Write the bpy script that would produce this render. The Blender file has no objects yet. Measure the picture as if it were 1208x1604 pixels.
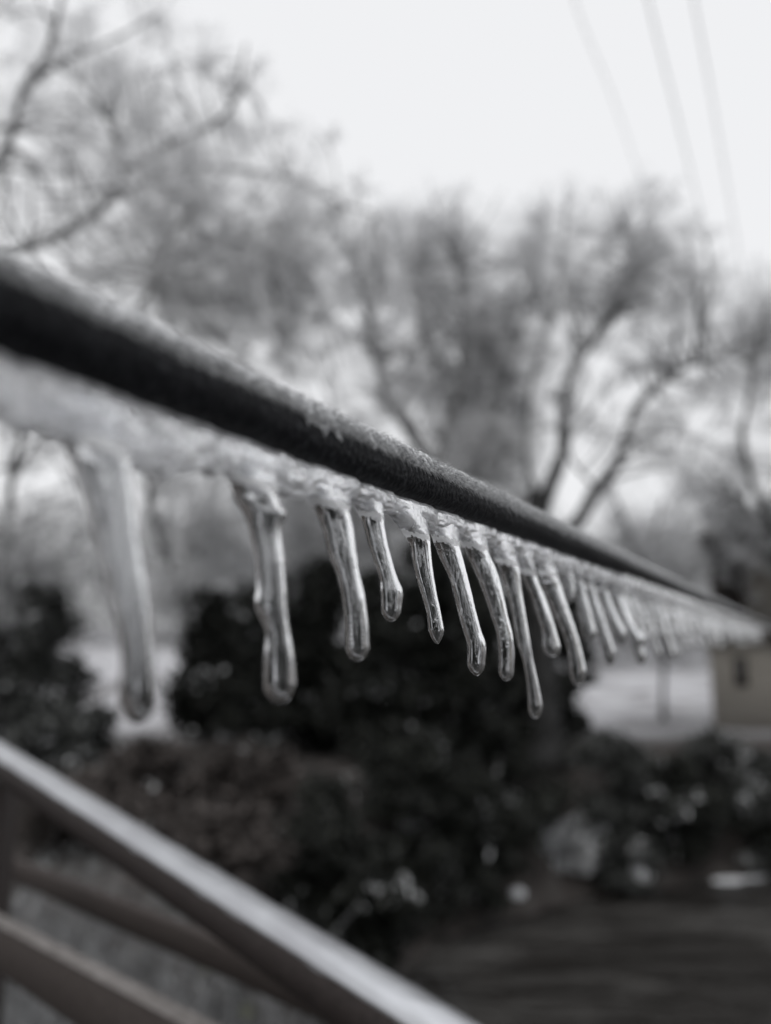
import bpy, math, random
import numpy as np
from mathutils import Vector, Matrix

S = bpy.context.scene
COL = S.collection
# ------------------------------------------------------------------ camera
FPX = 1210.0                     # focal length in photo pixels (photo 1208 x 1604)
PITCH = math.atan(198 / FPX)     # horizon at photo row 1000
CAM = Vector((0, 0, 4.6))
FOCUS = 0.256
cd = bpy.data.cameras.new('camera')
cam = bpy.data.objects.new('camera', cd); COL.objects.link(cam)
cam.location = CAM
cam.rotation_euler = (math.radians(90) + PITCH, 0, 0)
cd.sensor_fit = 'VERTICAL'; cd.sensor_height = 36.0
cd.lens = FPX / 1604 * 36.0
cd.clip_start = 0.01; cd.clip_end = 2000
cd.dof.use_dof = True; cd.dof.focus_distance = FOCUS; cd.dof.aperture_fstop = 4.8
cd.dof.aperture_blades = 0
S.camera = cam
# ------------------------------------------------------------------ sky and light
W = bpy.data.worlds.new('World'); S.world = W; W.use_nodes = True
nt = W.node_tree; nt.nodes.clear()
wo = nt.nodes.new('ShaderNodeOutputWorld'); bg = nt.nodes.new('ShaderNodeBackground')
sky = nt.nodes.new('ShaderNodeTexSky'); sky.sky_type = 'NISHITA'; sky.sun_disc = False
sky.sun_elevation = math.radians(52); sky.sun_rotation = math.radians(215)
sky.dust_density = 6; sky.air_density = 1.0
mx = nt.nodes.new('ShaderNodeMix'); mx.data_type = 'RGBA'; mx.inputs[0].default_value = 0.975
mx.inputs[7].default_value = (7.02, 7.07, 7.2, 1)          # thick overcast veil
nt.links.new(sky.outputs[0], mx.inputs[6]); nt.links.new(mx.outputs[2], bg.inputs[0])
bg.inputs[1].default_value = 0.12
tcw = nt.nodes.new('ShaderNodeTexCoord'); sx = nt.nodes.new('ShaderNodeSeparateXYZ'); mw = nt.nodes.new('ShaderNodeMapRange')
nt.links.new(tcw.outputs['Generated'], sx.inputs[0]); nt.links.new(sx.outputs[2], mw.inputs[0])
mw.inputs[1].default_value = .70; mw.inputs[2].default_value = 1.0; mw.inputs[3].default_value = .12; mw.inputs[4].default_value = .30   # an overcast sky is brightest overhead
nt.links.new(mw.outputs[0], bg.inputs[1])
nt.links.new(bg.outputs[0], wo.inputs[0])
sd = bpy.data.lights.new('sun', 'SUN'); sd.energy = 0.8; sd.angle = math.radians(35); sd.color = (1, .97, .93)
sun = bpy.data.objects.new('sun', sd); COL.objects.link(sun)
sun.rotation_euler = (math.radians(38), 0, math.radians(-35))
S.view_settings.view_transform = 'Standard'; S.view_settings.look = 'None'
S.view_settings.exposure = 0.08; S.view_settings.gamma = 1
cy = S.cycles
cy.use_denoising = True
cy.max_bounces = 14; cy.transmission_bounces = 12; cy.glossy_bounces = 6; cy.diffuse_bounces = 7
cy.transparent_max_bounces = 8; cy.caustics_refractive = True; cy.caustics_reflective = True
cy.sample_clamp_indirect = 6.0

# ------------------------------------------------------------------ pixel -> world
RM = Matrix.Rotation(math.radians(90) + PITCH, 3, 'X')
RN = np.array(RM)
CN = np.array(CAM)
def ray(px, py):
    return RM @ Vector(((px - 604) / FPX, (802 - py) / FPX, -1))
def P(px, py, z):
    return CAM + ray(px, py) * z
def Pn(px, py, z):
    px = np.asarray(px, float); py = np.asarray(py, float); z = np.asarray(z, float)
    v = np.stack([(px - 604) / FPX * z, (802 - py) / FPX * z, -z], -1)
    return v @ RN.T + CN

rng = np.random.default_rng(7)
random.seed(5)

# ------------------------------------------------------------------ value noise
def _h(ix, iy, iz, s):
    n = (ix.astype(np.int64) * 374761393 + iy.astype(np.int64) * 668265263 + iz.astype(np.int64) * 2147483647 + s * 1274126177) & 0xffffffff
    n = ((n ^ (n >> 13)) * 1274126177) & 0xffffffff
    n = ((n ^ (n >> 16)) * 2246822519) & 0xffffffff
    return ((n ^ (n >> 15)) & 0xffff) / 65535.0
def vnoise(x, y, z=0.0, s=0):
    x, y, z = np.broadcast_arrays(np.asarray(x, float), np.asarray(y, float), np.asarray(z, float))
    fx, fy, fz = np.floor(x), np.floor(y), np.floor(z)
    u, v, w = x - fx, y - fy, z - fz
    u = u * u * (3 - 2 * u); v = v * v * (3 - 2 * v); w = w * w * (3 - 2 * w)
    r = 0
    for a in (0, 1):
        for b in (0, 1):
            for c in (0, 1):
                r = r + _h(fx + a, fy + b, fz + c, s) * (u if a else 1 - u) * (v if b else 1 - v) * (w if c else 1 - w)
    return r * 2 - 1

# ------------------------------------------------------------------ materials
def mat(name):
    m = bpy.data.materials.new(name); m.use_nodes = True
    n = m.node_tree; n.nodes.clear()
    o = n.nodes.new('ShaderNodeOutputMaterial')
    return m, n, o
def noise_node(n, scale, detail=4, coord='Object', stretch=None):
    tc = n.nodes.new('ShaderNodeTexCoord'); nz = n.nodes.new('ShaderNodeTexNoise')
    nz.inputs['Scale'].default_value = scale; nz.inputs['Detail'].default_value = detail
    if stretch:
        mp = n.nodes.new('ShaderNodeMapping'); mp.inputs['Scale'].default_value = stretch
        n.links.new(tc.outputs[coord], mp.inputs[0]); n.links.new(mp.outputs[0], nz.inputs[0])
    else:
        n.links.new(tc.outputs[coord], nz.inputs[0])
    return nz
def ramp(n, src, stops):
    r = n.nodes.new('ShaderNodeValToRGB'); e = r.color_ramp.elements
    while len(e) < len(stops): e.new(0.5)
    for k, (p, c) in enumerate(stops):
        e[k].position = p; e[k].color = (*c, 1) if len(c) == 3 else c
    n.links.new(src, r.inputs[0]); return r
def bump(n, src, strength, dist):
    b = n.nodes.new('ShaderNodeBump'); b.inputs['Strength'].default_value = strength
    b.inputs['Distance'].default_value = dist; n.links.new(src, b.inputs['Height']); return b
def principled(name, c1, c2, scale=5, rough=.7, bmp=0.3, bdist=.01, detail=5, spec=.3, stretch=None, lo=.35, hi=.65):
    m, n, o = mat(name)
    p = n.nodes.new('ShaderNodeBsdfPrincipled')
    nz = noise_node(n, scale, detail, stretch=stretch)
    r = ramp(n, nz.outputs[0], [(lo, c1), (hi, c2)])
    n.links.new(r.outputs[0], p.inputs['Base Color'])
    p.inputs['Roughness'].default_value = rough; p.inputs['Specular IOR Level'].default_value = spec
    if bmp:
        b = bump(n, nz.outputs[0], bmp, bdist); n.links.new(b.outputs[0], p.inputs['Normal'])
    n.links.new(p.outputs[0], o.inputs[0])
    return m

def ice_clear(name, milk=.2, scale=1.0, bs=.26):
    """clear ice: refraction with streaky relief and thin milky veins"""
    m, n, o = mat(name)
    g = n.nodes.new('ShaderNodeBsdfGlass'); g.inputs['IOR'].default_value = 1.31
    g.inputs['Roughness'].default_value = 0; g.inputs['Color'].default_value = (.98, .985, .99, 1)
    a = noise_node(n, 800 * scale, 3, stretch=(1, 1, .07))
    b = noise_node(n, 260 * scale, 3, stretch=(1, 1, .5))
    c = noise_node(n, 1500 * scale, 2)
    ad = n.nodes.new('ShaderNodeMath'); ad.operation = 'ADD'
    n.links.new(a.outputs[0], ad.inputs[0]); n.links.new(b.outputs[0], ad.inputs[1])
    ad2 = n.nodes.new('ShaderNodeMath'); ad2.operation = 'MULTIPLY_ADD'; ad2.inputs[1].default_value = .9
    n.links.new(c.outputs[0], ad2.inputs[0]); n.links.new(ad.outputs[0], ad2.inputs[2])
    bp = bump(n, ad2.outputs[0], bs, .00016 / scale)
    n.links.new(bp.outputs[0], g.inputs['Normal'])
    d = n.nodes.new('ShaderNodeBsdfDiffuse'); d.inputs[0].default_value = (.85, .86, .88, 1)
    t = n.nodes.new('ShaderNodeBsdfTranslucent'); t.inputs[0].default_value = (.85, .86, .88, 1)
    ms = n.nodes.new('ShaderNodeMixShader'); ms.inputs[0].default_value = .5
    n.links.new(d.outputs[0], ms.inputs[1]); n.links.new(t.outputs[0], ms.inputs[2])
    v = noise_node(n, 700 * scale, 5, stretch=(1, 1, .12))
    r = ramp(n, v.outputs[0], [(.595 if name == 'clear_ice' else .30 if name == 'milky_ice' else .42, (0, 0, 0)), (.64 if name == 'clear_ice' else .66, (milk,) * 3)])
    # trapped air is frozen into the upper part, the last ice to form at the tip is clear
    tg = n.nodes.new('ShaderNodeTexCoord'); sz_ = n.nodes.new('ShaderNodeSeparateXYZ'); n.links.new(tg.outputs['Generated'], sz_.inputs[0])
    mg = n.nodes.new('ShaderNodeMapRange'); mg.inputs[1].default_value = .12; mg.inputs[2].default_value = .55; n.links.new(sz_.outputs[2], mg.inputs[0])
    mm = n.nodes.new('ShaderNodeMath'); mm.operation = 'MULTIPLY'; n.links.new(mg.outputs[0], mm.inputs[0]); n.links.new(r.outputs[0], mm.inputs[1])
    mz = n.nodes.new('ShaderNodeMixShader')
    n.links.new(mm.outputs[0], mz.inputs[0]); n.links.new(g.outputs[0], mz.inputs[1]); n.links.new(ms.outputs[0], mz.inputs[2])
    n.links.new(mz.outputs[0], o.inputs[0])
    return m
def ice_cloudy(name, milk=(.35, .8), rough=.25, col=(.8, .81, .83)):
    m, n, o = mat(name)
    g = n.nodes.new('ShaderNodeBsdfGlass'); g.inputs['IOR'].default_value = 1.31
    g.inputs['Roughness'].default_value = rough; g.inputs['Color'].default_value = (.96, .965, .98, 1)
    a = noise_node(n, 650, 5); bp = bump(n, a.outputs[0], .8, .00035)
    n.links.new(bp.outputs[0], g.inputs['Normal'])
    d = n.nodes.new('ShaderNodeBsdfDiffuse'); d.inputs[0].default_value = (*col, 1)
    t = n.nodes.new('ShaderNodeBsdfTranslucent'); t.inputs[0].default_value = (*col, 1)
    n.links.new(bp.outputs[0], d.inputs['Normal'])
    ms = n.nodes.new('ShaderNodeMixShader'); ms.inputs[0].default_value = .55
    n.links.new(d.outputs[0], ms.inputs[1]); n.links.new(t.outputs[0], ms.inputs[2])
    v = noise_node(n, 220, 6)
    r = ramp(n, v.outputs[0], [(.38, (milk[0],) * 3), (.66, (milk[1],) * 3)])
    mz = n.nodes.new('ShaderNodeMixShader')
    n.links.new(r.outputs[0], mz.inputs[0]); n.links.new(g.outputs[0], mz.inputs[1]); n.links.new(ms.outputs[0], mz.inputs[2])
    n.links.new(mz.outputs[0], o.inputs[0])
    return m
def bubble_mat():
    m, n, o = mat('air_bubble')
    g = n.nodes.new('ShaderNodeBsdfGlass'); g.inputs['IOR'].default_value = 1 / 1.31; g.inputs['Roughness'].default_value = 0
    n.links.new(g.outputs[0], o.inputs[0]); return m

def twig_mat(name, c1, c2, tr=.5):
    m = principled(name, c1, c2, 6, .45, 0, .01, 3, .5); n = m.node_tree
    p = [q for q in n.nodes if q.type == 'BSDF_PRINCIPLED'][0]; o = [q for q in n.nodes if q.type == 'OUTPUT_MATERIAL'][0]
    r_ = [q for q in n.nodes if q.type == 'VALTORGB'][0]
    t = n.nodes.new('ShaderNodeBsdfTranslucent'); n.links.new(r_.outputs[0], t.inputs[0])
    x = n.nodes.new('ShaderNodeMixShader'); x.inputs[0].default_value = tr
    n.links.new(p.outputs[0], x.inputs[1]); n.links.new(t.outputs[0], x.inputs[2]); n.links.new(x.outputs[0], o.inputs[0])
    return m
M = dict(
    ice=ice_clear('clear_ice', .34),
    ice_milky=ice_clear('milky_ice', .55, .8),
    ice_soft=ice_clear('soft_ice', .13, .9),
    ice_far=ice_clear('clear_ice_far', .30, .7),
    collar=ice_cloudy('cloudy_ice', (.10, .55), .10),
    ridge=ice_cloudy('ridge_ice', (.3, .9), .10, (.92, .925, .94)),
    white=ice_cloudy('painted_glint_ice', (.75, 1.0), .03, (.97, .975, .98)),  # milky ice whitened to stand in for refracted sky light
    bubble=bubble_mat(),
    bar=principled('dark_bar', (.006, .0064, .0082), (.046, .049, .054), 620, .5, 1.0, .0008, 8, .13, lo=.5, hi=.82),
    frost=principled('frost', (.14, .142, .15), (.72, .73, .74), 900, .8, .8, .0006, 5, .3),
    drop=ice_clear('water_drop', 0.0),
    rail_wood=principled('rail_wood', (.012, .0095, .009), (.024, .019, .018), 30, .7, .4, .002, 6, .2, (1, 8, 8)),
    board=principled('board_wood', (.028, .023, .021), (.05, .042, .039), 22, .75, .5, .002, 6, .2, (1, 9, 9)),
    rail_frost=principled('rail_frost', (.38, .385, .405), (.45, .46, .48), 12, .3, .08, .0008, 3, .6),
    limb=principled('frosted_bark', (.06, .06, .062), (.24, .243, .248), 9, .8, .6, .02, 6, .3),
    bark=principled('bark', (.018, .018, .018), (.06, .06, .06), 14, .85, .8, .02, 6, .2, (1, 1, .25)),
    twig=twig_mat('iced_twig', (.74, .743, .75), (.90, .905, .915)),
    twig_dense=principled('frosted_needles', (.13, .132, .136), (.24, .243, .25), 3, .6, 0, .01, 3, .3),
    leaf=principled('dark_foliage', (.008, .009, .0078), (.022, .024, .02), 2.5, .6, 0, .01, 4, .25),
    leaf_mid=principled('grey_green_foliage', (.02, .022, .02), (.075, .078, .075), 2.5, .6, 0, .01, 4, .3),
    ground=None, water=None,
    wall=principled('house_siding', (.25, .235, .21), (.31, .29, .26), 1.2, .85, .1, .01, 4, .2, (1, 1, 12)),
    trim=principled('dark_timber', (.03, .024, .021), (.055, .045, .04), 4, .8, .2, .01, 4, .2),
    roof=principled('shingle_roof', (.06, .058, .055), (.12, .115, .11), 2, .8, .2, .02, 4, .2),
    pane=principled('window_pane', (.012, .011, .012), (.03, .028, .028), 1, .15, 0, .01, 2, .5),
    wire=principled('power_wire', (.02, .02, .02), (.04, .04, .04), 5, .6, 0, .01, 2, .3),
    rock=principled('rock', (.03, .028, .026), (.10, .095, .09), 4, .85, .6, .05, 6, .2),
    dull_frost=principled('dull_frost', (.10, .092, .088), (.17, .16, .155), 40, .8, .2, .002, 5, .2),
    near_leaf=principled('iced_leaves', (.05, .053, .052), (.22, .225, .225), 9, .5, 0, .01, 4, .4),
    snow=principled('snow', (.55, .56, .58), (.72, .73, .75), 5, .8, .3, .02, 5, .3),
    litter=principled('lichen_leaf', (.10, .105, .05), (.17, .18, .10), 5, .8, 0, .01, 3, .2),
)

[q for q in M['rail_frost'].node_tree.nodes if q.type == 'BSDF_PRINCIPLED'][0].inputs['Metallic'].default_value = .85
# ------------------------------------------------------------------ mesh helpers
def link(name, v, f, m=None, parent=None, smooth=True):
    me = bpy.data.meshes.new(name)
    v = np.asarray(v, np.float32)
    f = np.asarray(f, np.int32)
    k = f.shape[1]
    me.vertices.add(len(v)); me.vertices.foreach_set('co', v.ravel())
    me.loops.add(f.size); me.loops.foreach_set('vertex_index', f.ravel())
    me.polygons.add(len(f)); me.polygons.foreach_set('loop_start', np.arange(0, f.size, k, dtype=np.int32))
    me.update(calc_edges=True); me.validate()
    if smooth: me.polygons.foreach_set('use_smooth', np.ones(len(me.polygons), bool))
    o = bpy.data.objects.new(name, me); COL.objects.link(o)
    if m: me.materials.append(m)
    if parent is not None:
        o.parent = parent; o.matrix_parent_inverse = Matrix.Translation(-Vector(parent.location))
    return o
def tag(o, label, cat, group=None, kind=None):
    if label: o['label'] = label
    if cat: o['category'] = cat
    if group: o['group'] = group
    if kind: o['kind'] = kind
    return o
def empty(name, loc, label, cat, group=None):
    o = bpy.data.objects.new(name, None); COL.objects.link(o); o.location = loc; o.empty_display_size = .05
    return tag(o, label, cat, group)
class Geo:
    def __init__(s): s.v = []; s.f = []; s.n = 0
    def add(s, v, f):
        v = np.asarray(v, float); f = np.asarray(f, int)
        s.v.append(v); s.f.append(f + s.n); s.n += len(v)
    def build(s, name, m, parent=None, smooth=True):
        return link(name, np.concatenate(s.v), np.concatenate(s.f), m, parent, smooth)
def grid_faces(nr, nc, wrap):
    r = np.arange(nr - 1)[:, None]; c = np.arange(nc if wrap else nc - 1)[None, :]
    c2 = (c + 1) % nc
    return np.stack([r * nc + c, r * nc + c2, (r + 1) * nc + c2, (r + 1) * nc + c], -1).reshape(-1, 4)
def frames(d):
    """perpendicular axes for an array of directions"""
    d = d / (np.linalg.norm(d, axis=-1, keepdims=True) + 1e-12)
    up = np.where(np.abs(d[..., 2:3]) > .95, np.array([1., 0, 0]), np.array([0, 0, 1.]))
    a = np.cross(d, up); a /= np.linalg.norm(a, axis=-1, keepdims=True) + 1e-12
    return a, np.cross(a, d)
def tube(pts, rad, sides=10, wob=0, seed=0):
    pts = np.asarray(pts, float); rad = np.asarray(rad, float)
    d = np.gradient(pts, axis=0); a, b = frames(d)
    th = np.linspace(0, 2 * np.pi, sides, endpoint=False)
    R = rad[:, None] * np.ones(sides)
    if wob: R = R * (1 + wob * vnoise(pts[:, None, 0] * 3 + np.cos(th) * 1.5, pts[:, None, 1] * 3 + np.sin(th) * 1.5, pts[:, None, 2] * 3, seed))
    v = pts[:, None, :] + R[..., None] * (np.cos(th)[None, :, None] * a[:, None] + np.sin(th)[None, :, None] * b[:, None])
    return v.reshape(-1, 3), grid_faces(len(pts), sides, True)
def strands(A, B, ra, rb, sag=0.0, sides=3, segs=2):
    """many tapered three-sided twigs at once"""
    n = len(A); t = np.linspace(0, 1, segs + 1)
    bend = rng.normal(0, 1, (n, 3)) * np.linalg.norm(B - A, axis=1, keepdims=True) * .12
    pts = A[:, None] + (B - A)[:, None] * t[None, :, None] + bend[:, None] * np.sin(np.pi * t)[None, :, None]
    pts[..., 2] -= sag * (t ** 2)[None, :] * np.linalg.norm(B - A, axis=1)[:, None]
    a, b = frames(B - A)
    th = np.linspace(0, 2 * np.pi, sides, endpoint=False)
    R = (ra[:, None] * (1 - t) + rb[:, None] * t)
    v = pts[:, :, None, :] + R[:, :, None, None] * (np.cos(th)[None, None, :, None] * a[:, None, None] + np.sin(th)[None, None, :, None] * b[:, None, None])
    f = grid_faces(segs + 1, sides, True)
    F = f[None] + (np.arange(n) * (segs + 1) * sides)[:, None, None]
    return v.reshape(-1, 3), F.reshape(-1, 4), pts
def cards(C, size, asp=.4):
    n = len(C)
    d = rng.normal(0, 1, (n, 3)); d /= np.linalg.norm(d, axis=1, keepdims=True)
    e = np.cross(d, rng.normal(0, 1, (n, 3))); e /= np.linalg.norm(e, axis=1, keepdims=True) + 1e-9
    s = size * rng.uniform(.6, 1.3, (n, 1))
    v = np.stack([C - d * s, C + e * s * asp - d * s * .1, C + d * s, C - e * s * asp + d * s * .1], 1)
    return v.reshape(-1, 3), np.arange(n * 4).reshape(-1, 4)
def crom(x, xs, ys):
    """monotone-ish smooth interpolation (Catmull-Rom on uneven knots)"""
    xs = np.asarray(xs, float); ys = np.asarray(ys, float)
    m = np.gradient(ys, xs, axis=0)
    i = np.clip(np.searchsorted(xs, x) - 1, 0, len(xs) - 2)
    h = xs[i + 1] - xs[i]; t = (x - xs[i]) / h
    if ys.ndim > 1: t = t[:, None]; h = h[:, None]
    return ((2*t**3-3*t**2+1)*ys[i] + (t**3-2*t**2+t)*h*m[i] + (-2*t**3+3*t**2)*ys[i+1] + (t**3-t**2)*h*m[i+1])

# ------------------------------------------------------------------ setting: ground, water
SHORE = np.array([(-3.5, -8), (-2.4, 2), (-1.2, 7), (-.3, 10.5), (.8, 12.8), (3.7, 15.0), (8.3, 16.2), (16, 17.5), (40, 22), (120, 30)], float)
def shore_dist(x, y):
    x = np.asarray(x, float); y = np.asarray(y, float)
    best = np.full(x.shape, 1e9); sign = np.ones(x.shape)
    for a, b in zip(SHORE[:-1], SHORE[1:]):
        ab = b - a; t = np.clip(((x - a[0]) * ab[0] + (y - a[1]) * ab[1]) / (ab @ ab), 0, 1)
        dx = x - a[0] - t * ab[0]; dy = y - a[1] - t * ab[1]; d = np.hypot(dx, dy)
        s = np.sign(ab[0] * dy - ab[1] * dx)
        upd = d < best; best = np.where(upd, d, best); sign = np.where(upd, s, sign)
    return best * sign            # positive = land
def ground_z(x, y):
    d = shore_dist(x, y)
    k = np.clip(d / 1.3, 0, 1); k = k * k * (3 - 2 * k)
    z = np.where(d > 0, 2.25 * k + .25 * np.clip(d, 0, .3), d * .5)
    z = np.maximum(z, -1.5) + np.where(d > .3, .14 * vnoise(np.asarray(x) * .8, np.asarray(y) * .8, 0, 3) + .05 * vnoise(np.asarray(x) * 3, np.asarray(y) * 3, 0, 4), 0)
    far = np.clip((np.asarray(y) - 45) / 120, 0, 1)
    x_ = np.asarray(x, float); y_ = np.asarray(y, float)
    rise = np.clip((y_ - 20) / 14, 0, 1); rise = rise * rise * (3 - 2 * rise) * np.clip((-x_ + 1) / 6, 0, 1)
    return z + far * 3.0 + rise * 1.5
def gz(x, y): return float(ground_z(np.array([x]), np.array([y]))[0])
u = np.linspace(-1, 1, 240); gx = np.sign(u) * (np.abs(u) ** 2.2) * 400 + 1.0
v_ = np.linspace(0, 1, 300); gy = -14 + 18 * v_ * 2.2 + 760 * v_ ** 5
GX, GY = np.meshgrid(gx, gy)
GZ = ground_z(GX, GY)
m, n, o = mat('bank_ground'); M['ground'] = m
p = n.nodes.new('ShaderNodeBsdfPrincipled'); p.inputs['Roughness'].default_value = .9
nz = noise_node(n, 1.6, 8); base = ramp(n, nz.outputs[0], [(.35, (.014, .012, .011)), (.55, (.038, .032, .029)), (.75, (.075, .07, .066))])
geo = n.nodes.new('ShaderNodeNewGeometry'); sp = n.nodes.new('ShaderNodeSeparateXYZ'); n.links.new(geo.outputs['Position'], sp.inputs[0])
mr = n.nodes.new('ShaderNodeMapRange'); mr.inputs[1].default_value = 17.5; mr.inputs[2].default_value = 20.5
n.links.new(sp.outputs[1], mr.inputs[0])
nz2 = noise_node(n, .5, 6); r2 = ramp(n, nz2.outputs[0], [(.25, (0, 0, 0)), (.5, (1, 1, 1))])
mu = n.nodes.new('ShaderNodeMath'); mu.operation = 'MULTIPLY'; n.links.new(mr.outputs[0], mu.inputs[0]); n.links.new(r2.outputs[0], mu.inputs[1])
mixc = n.nodes.new('ShaderNodeMix'); mixc.data_type = 'RGBA'; mixc.inputs[7].default_value = (.33, .33, .345, 1)
n.links.new(mu.outputs[0], mixc.inputs[0]); n.links.new(base.outputs[0], mixc.inputs[6]); n.links.new(mixc.outputs[2], p.inputs['Base Color'])
b = bump(n, nz.outputs[0], .6, .05); n.links.new(b.outputs[0], p.inputs['Normal']); n.links.new(p.outputs[0], o.inputs[0])
tag(link('ground', np.stack([GX, GY, GZ], -1).reshape(-1, 3), grid_faces(300, 240, False), M['ground']), None, None, kind='structure')

m, n, o = mat('river_water'); M['water'] = m
p = n.nodes.new('ShaderNodeBsdfPrincipled'); p.inputs['Base Color'].default_value = (.018, .0155, .0135, 1)
wn = noise_node(n, .35, 7, stretch=(1, 1.8, 1)); wr = ramp(n, wn.outputs[0], [(.47, (.012, .0105, .009)), (.74, (.085, .082, .078))])
n.links.new(wr.outputs[0], p.inputs['Base Color'])
p.inputs['Roughness'].default_value = .35; p.inputs['IOR'].default_value = 1.33
a = noise_node(n, .9, 6, stretch=(.5, 1.6, 1)); a2 = noise_node(n, 4, 4, stretch=(.6, 1.4, 1))
ad = n.nodes.new('ShaderNodeMath'); ad.operation = 'MULTIPLY_ADD'; ad.inputs[1].default_value = .25
n.links.new(a2.outputs[0], ad.inputs[0]); n.links.new(a.outputs[0], ad.inputs[2])
b = bump(n, ad.outputs[0], 1.0, .9); n.links.new(b.outputs[0], p.inputs['Normal']); n.links.new(p.outputs[0], o.inputs[0])
wx = np.linspace(-30, 130, 60); wy = np.linspace(-14, 32, 60); WX, WY = np.meshgrid(wx, wy)
tag(link('river', np.stack([WX, WY, 0 * WX], -1).reshape(-1, 3), grid_faces(60, 60, False), M['water']), None, None, kind='structure')

# ------------------------------------------------------------------ the iced bar
VPX, VPY, SL, ZK = 1250.0, 1000.0, .412, 152.5
AX0 = CAM.copy(); 
def axis(z):
    z = np.asarray(z, float); k = ZK / z
    return Pn(VPX - k, VPY - SL * k, z)
DIR = axis(2.0) - axis(1.0); DIRN = DIR / np.linalg.norm(DIR)
SIDE = np.cross(DIRN, [0, 0, 1.]); SIDE /= np.linalg.norm(SIDE)       # points to the right of the run, away from the camera side
UP = np.cross(SIDE, DIRN)
A1 = axis(1.0)
NPL = np.cross(DIRN, [0, 0, 1.]); NPL /= np.linalg.norm(NPL)
def plane_depth(px, py):
    r = np.array(ray(px, py)); return float((A1 - CN) @ NPL / (r @ NPL))
RB = .0079
bar = empty('ice_glazed_bar', Vector(axis(.25)), 'dark round metal bar running diagonally across the photo, frosted on top, icicles below', 'bar')
zz = np.concatenate([np.geomspace(.085, 1.4, 1500), np.geomspace(1.41, 14, 200)])
axp = axis(zz)
NC = 72; th = np.linspace(0, 2 * np.pi, NC, endpoint=False)          # 0 = top, positive toward SIDE
def shell(off):
    """surface around the bar axis with radial offsets off[row, col]"""
    R = RB + off
    return axp[:, None] + R[..., None] * (np.cos(th)[None, :, None] * UP + np.sin(th)[None, :, None] * SIDE)
sz = zz[:, None] * np.linalg.norm(DIR)      # metres along the bar
wob = .0005 * vnoise(sz * 22, np.cos(th) * .6, np.sin(th) * .6, 7) + .00025 * vnoise(sz * 40, np.cos(th) * 1.2, np.sin(th) * 1.2, 1) + .00010 * vnoise(sz * 400, np.cos(th) * 6, np.sin(th) * 6, 2)
link('bar_core', shell(wob).reshape(-1, 3), grid_faces(len(zz), NC, True), M['bar'], bar)
# frost crust on the upper side: ragged lower edge with tongues running down
cosang = np.cos(th)[None, :]; ang = np.abs(((th + np.pi) % (2 * np.pi)) - np.pi)[None, :]
skew = sz * 1.0 - ang * RB * .8
edge = 1.13 + .08 * vnoise(sz * 60, 0, 0, 11) + .28 * vnoise(skew * 300, ang * .7, 0, 12) + .16 * vnoise(skew * 1100, ang * .8, 0, 13)
crust = (edge - ang)
off = np.clip(crust, -.35, .5) * .0022 + .0005 * vnoise(skew * 260, ang * 1.6, 0, 16) * (crust > 0) + .00022 * vnoise(skew * 900, ang * 2.2, 0, 14) + .0002 * vnoise(skew * 2200, ang * 5, 0, 15)
off = np.where(crust < 0, np.minimum(off, -.0003), off)
link('frost_crust', shell(off).reshape(-1, 3), grid_faces(len(zz), NC, True), M['frost'], bar)
# fine frost hairs
NH = 60000
hz = np.exp(rng.uniform(np.log(.1), np.log(1.3), NH)); ha = rng.uniform(-1.45, 1.45, NH)
ha = np.sign(ha) * np.abs(ha) ** .75
hl = rng.uniform(.0008, .0034, NH) * np.clip(hz / .2, .7, 1.6)
c0 = axis(hz); rad = np.cos(ha)[:, None] * UP + np.sin(ha)[:, None] * SIDE
tang = -np.sin(ha)[:, None] * UP + np.cos(ha)[:, None] * SIDE
A = c0 + rad * (RB + .0001)
dirh = tang * np.sign(ha)[:, None] * 1.0 + DIRN * rng.uniform(.2, .8, (NH, 1)) + rad * rng.uniform(.05, .5, (NH, 1)) + rng.normal(0, .2, (NH, 3))
dirh /= np.linalg.norm(dirh, axis=1, keepdims=True)
hv, hf, _ = strands(A, A + dirh * hl[:, None], np.full(NH, .00007) * np.clip(hz / .22, .8, 2), np.full(NH, .00003), 0, 3, 1)
link('frost_hair', hv, hf, M['frost'], bar)['kind'] = 'stuff'
# droplets frozen to the bar
def blob_geo(c, r, nu=10, nv=7, sq=(1, 1, 1)):
    a = np.linspace(0, 2 * np.pi, nu, endpoint=False); b = np.linspace(.001, np.pi - .001, nv)
    v = np.stack([np.sin(b)[:, None] * np.cos(a), np.sin(b)[:, None] * np.sin(a), np.cos(b)[:, None] * np.ones(nu)], -1).reshape(-1, 3)
    return np.asarray(c) + v * r * np.array(sq), grid_faces(nv, nu, True)
dg = Geo()
def on_bar(z, a, up=0):   # a: angle from the top toward the camera side
    return axis(z) + (RB + up) * (math.cos(a) * UP - math.sin(a) * SIDE)
for k in range(150):
    z = float(np.exp(rng.uniform(np.log(.13), np.log(.5)))); a = float(rng.choice([rng.uniform(-.1, .7), rng.uniform(1.2, 2.6)]))
    dg.add(*blob_geo(on_bar(z, a, .0002), float(rng.uniform(.00015, .0006)), 10, 7, (1, 1, .8)))
for px, a, r in ((392, .15, .0012), (320, .2, .001), (650, .1, .0007), (622, 2.3, .0011), (668, 2.35, .0012), (545, 2.2, .0008), (530, 1.7, .0006), (524, 1.5, .0005), (470, 2.3, .0009), (735, .1, .0007)):
    dg.add(*blob_geo(on_bar(ZK / (VPX - px), a, .0002), r, 14, 9, (1, 1, .8)))
for k in range(46):
    px = rng.uniform(60, 980); z = ZK / (VPX - px)
    dg.add(*blob_geo(on_bar(z, float(rng.uniform(-.35, .45)), .0010), float(rng.uniform(.0004, .0011)) * min(1.3, z / .2), 12, 8, (1, 1, .8)))
sg = Geo()
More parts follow.
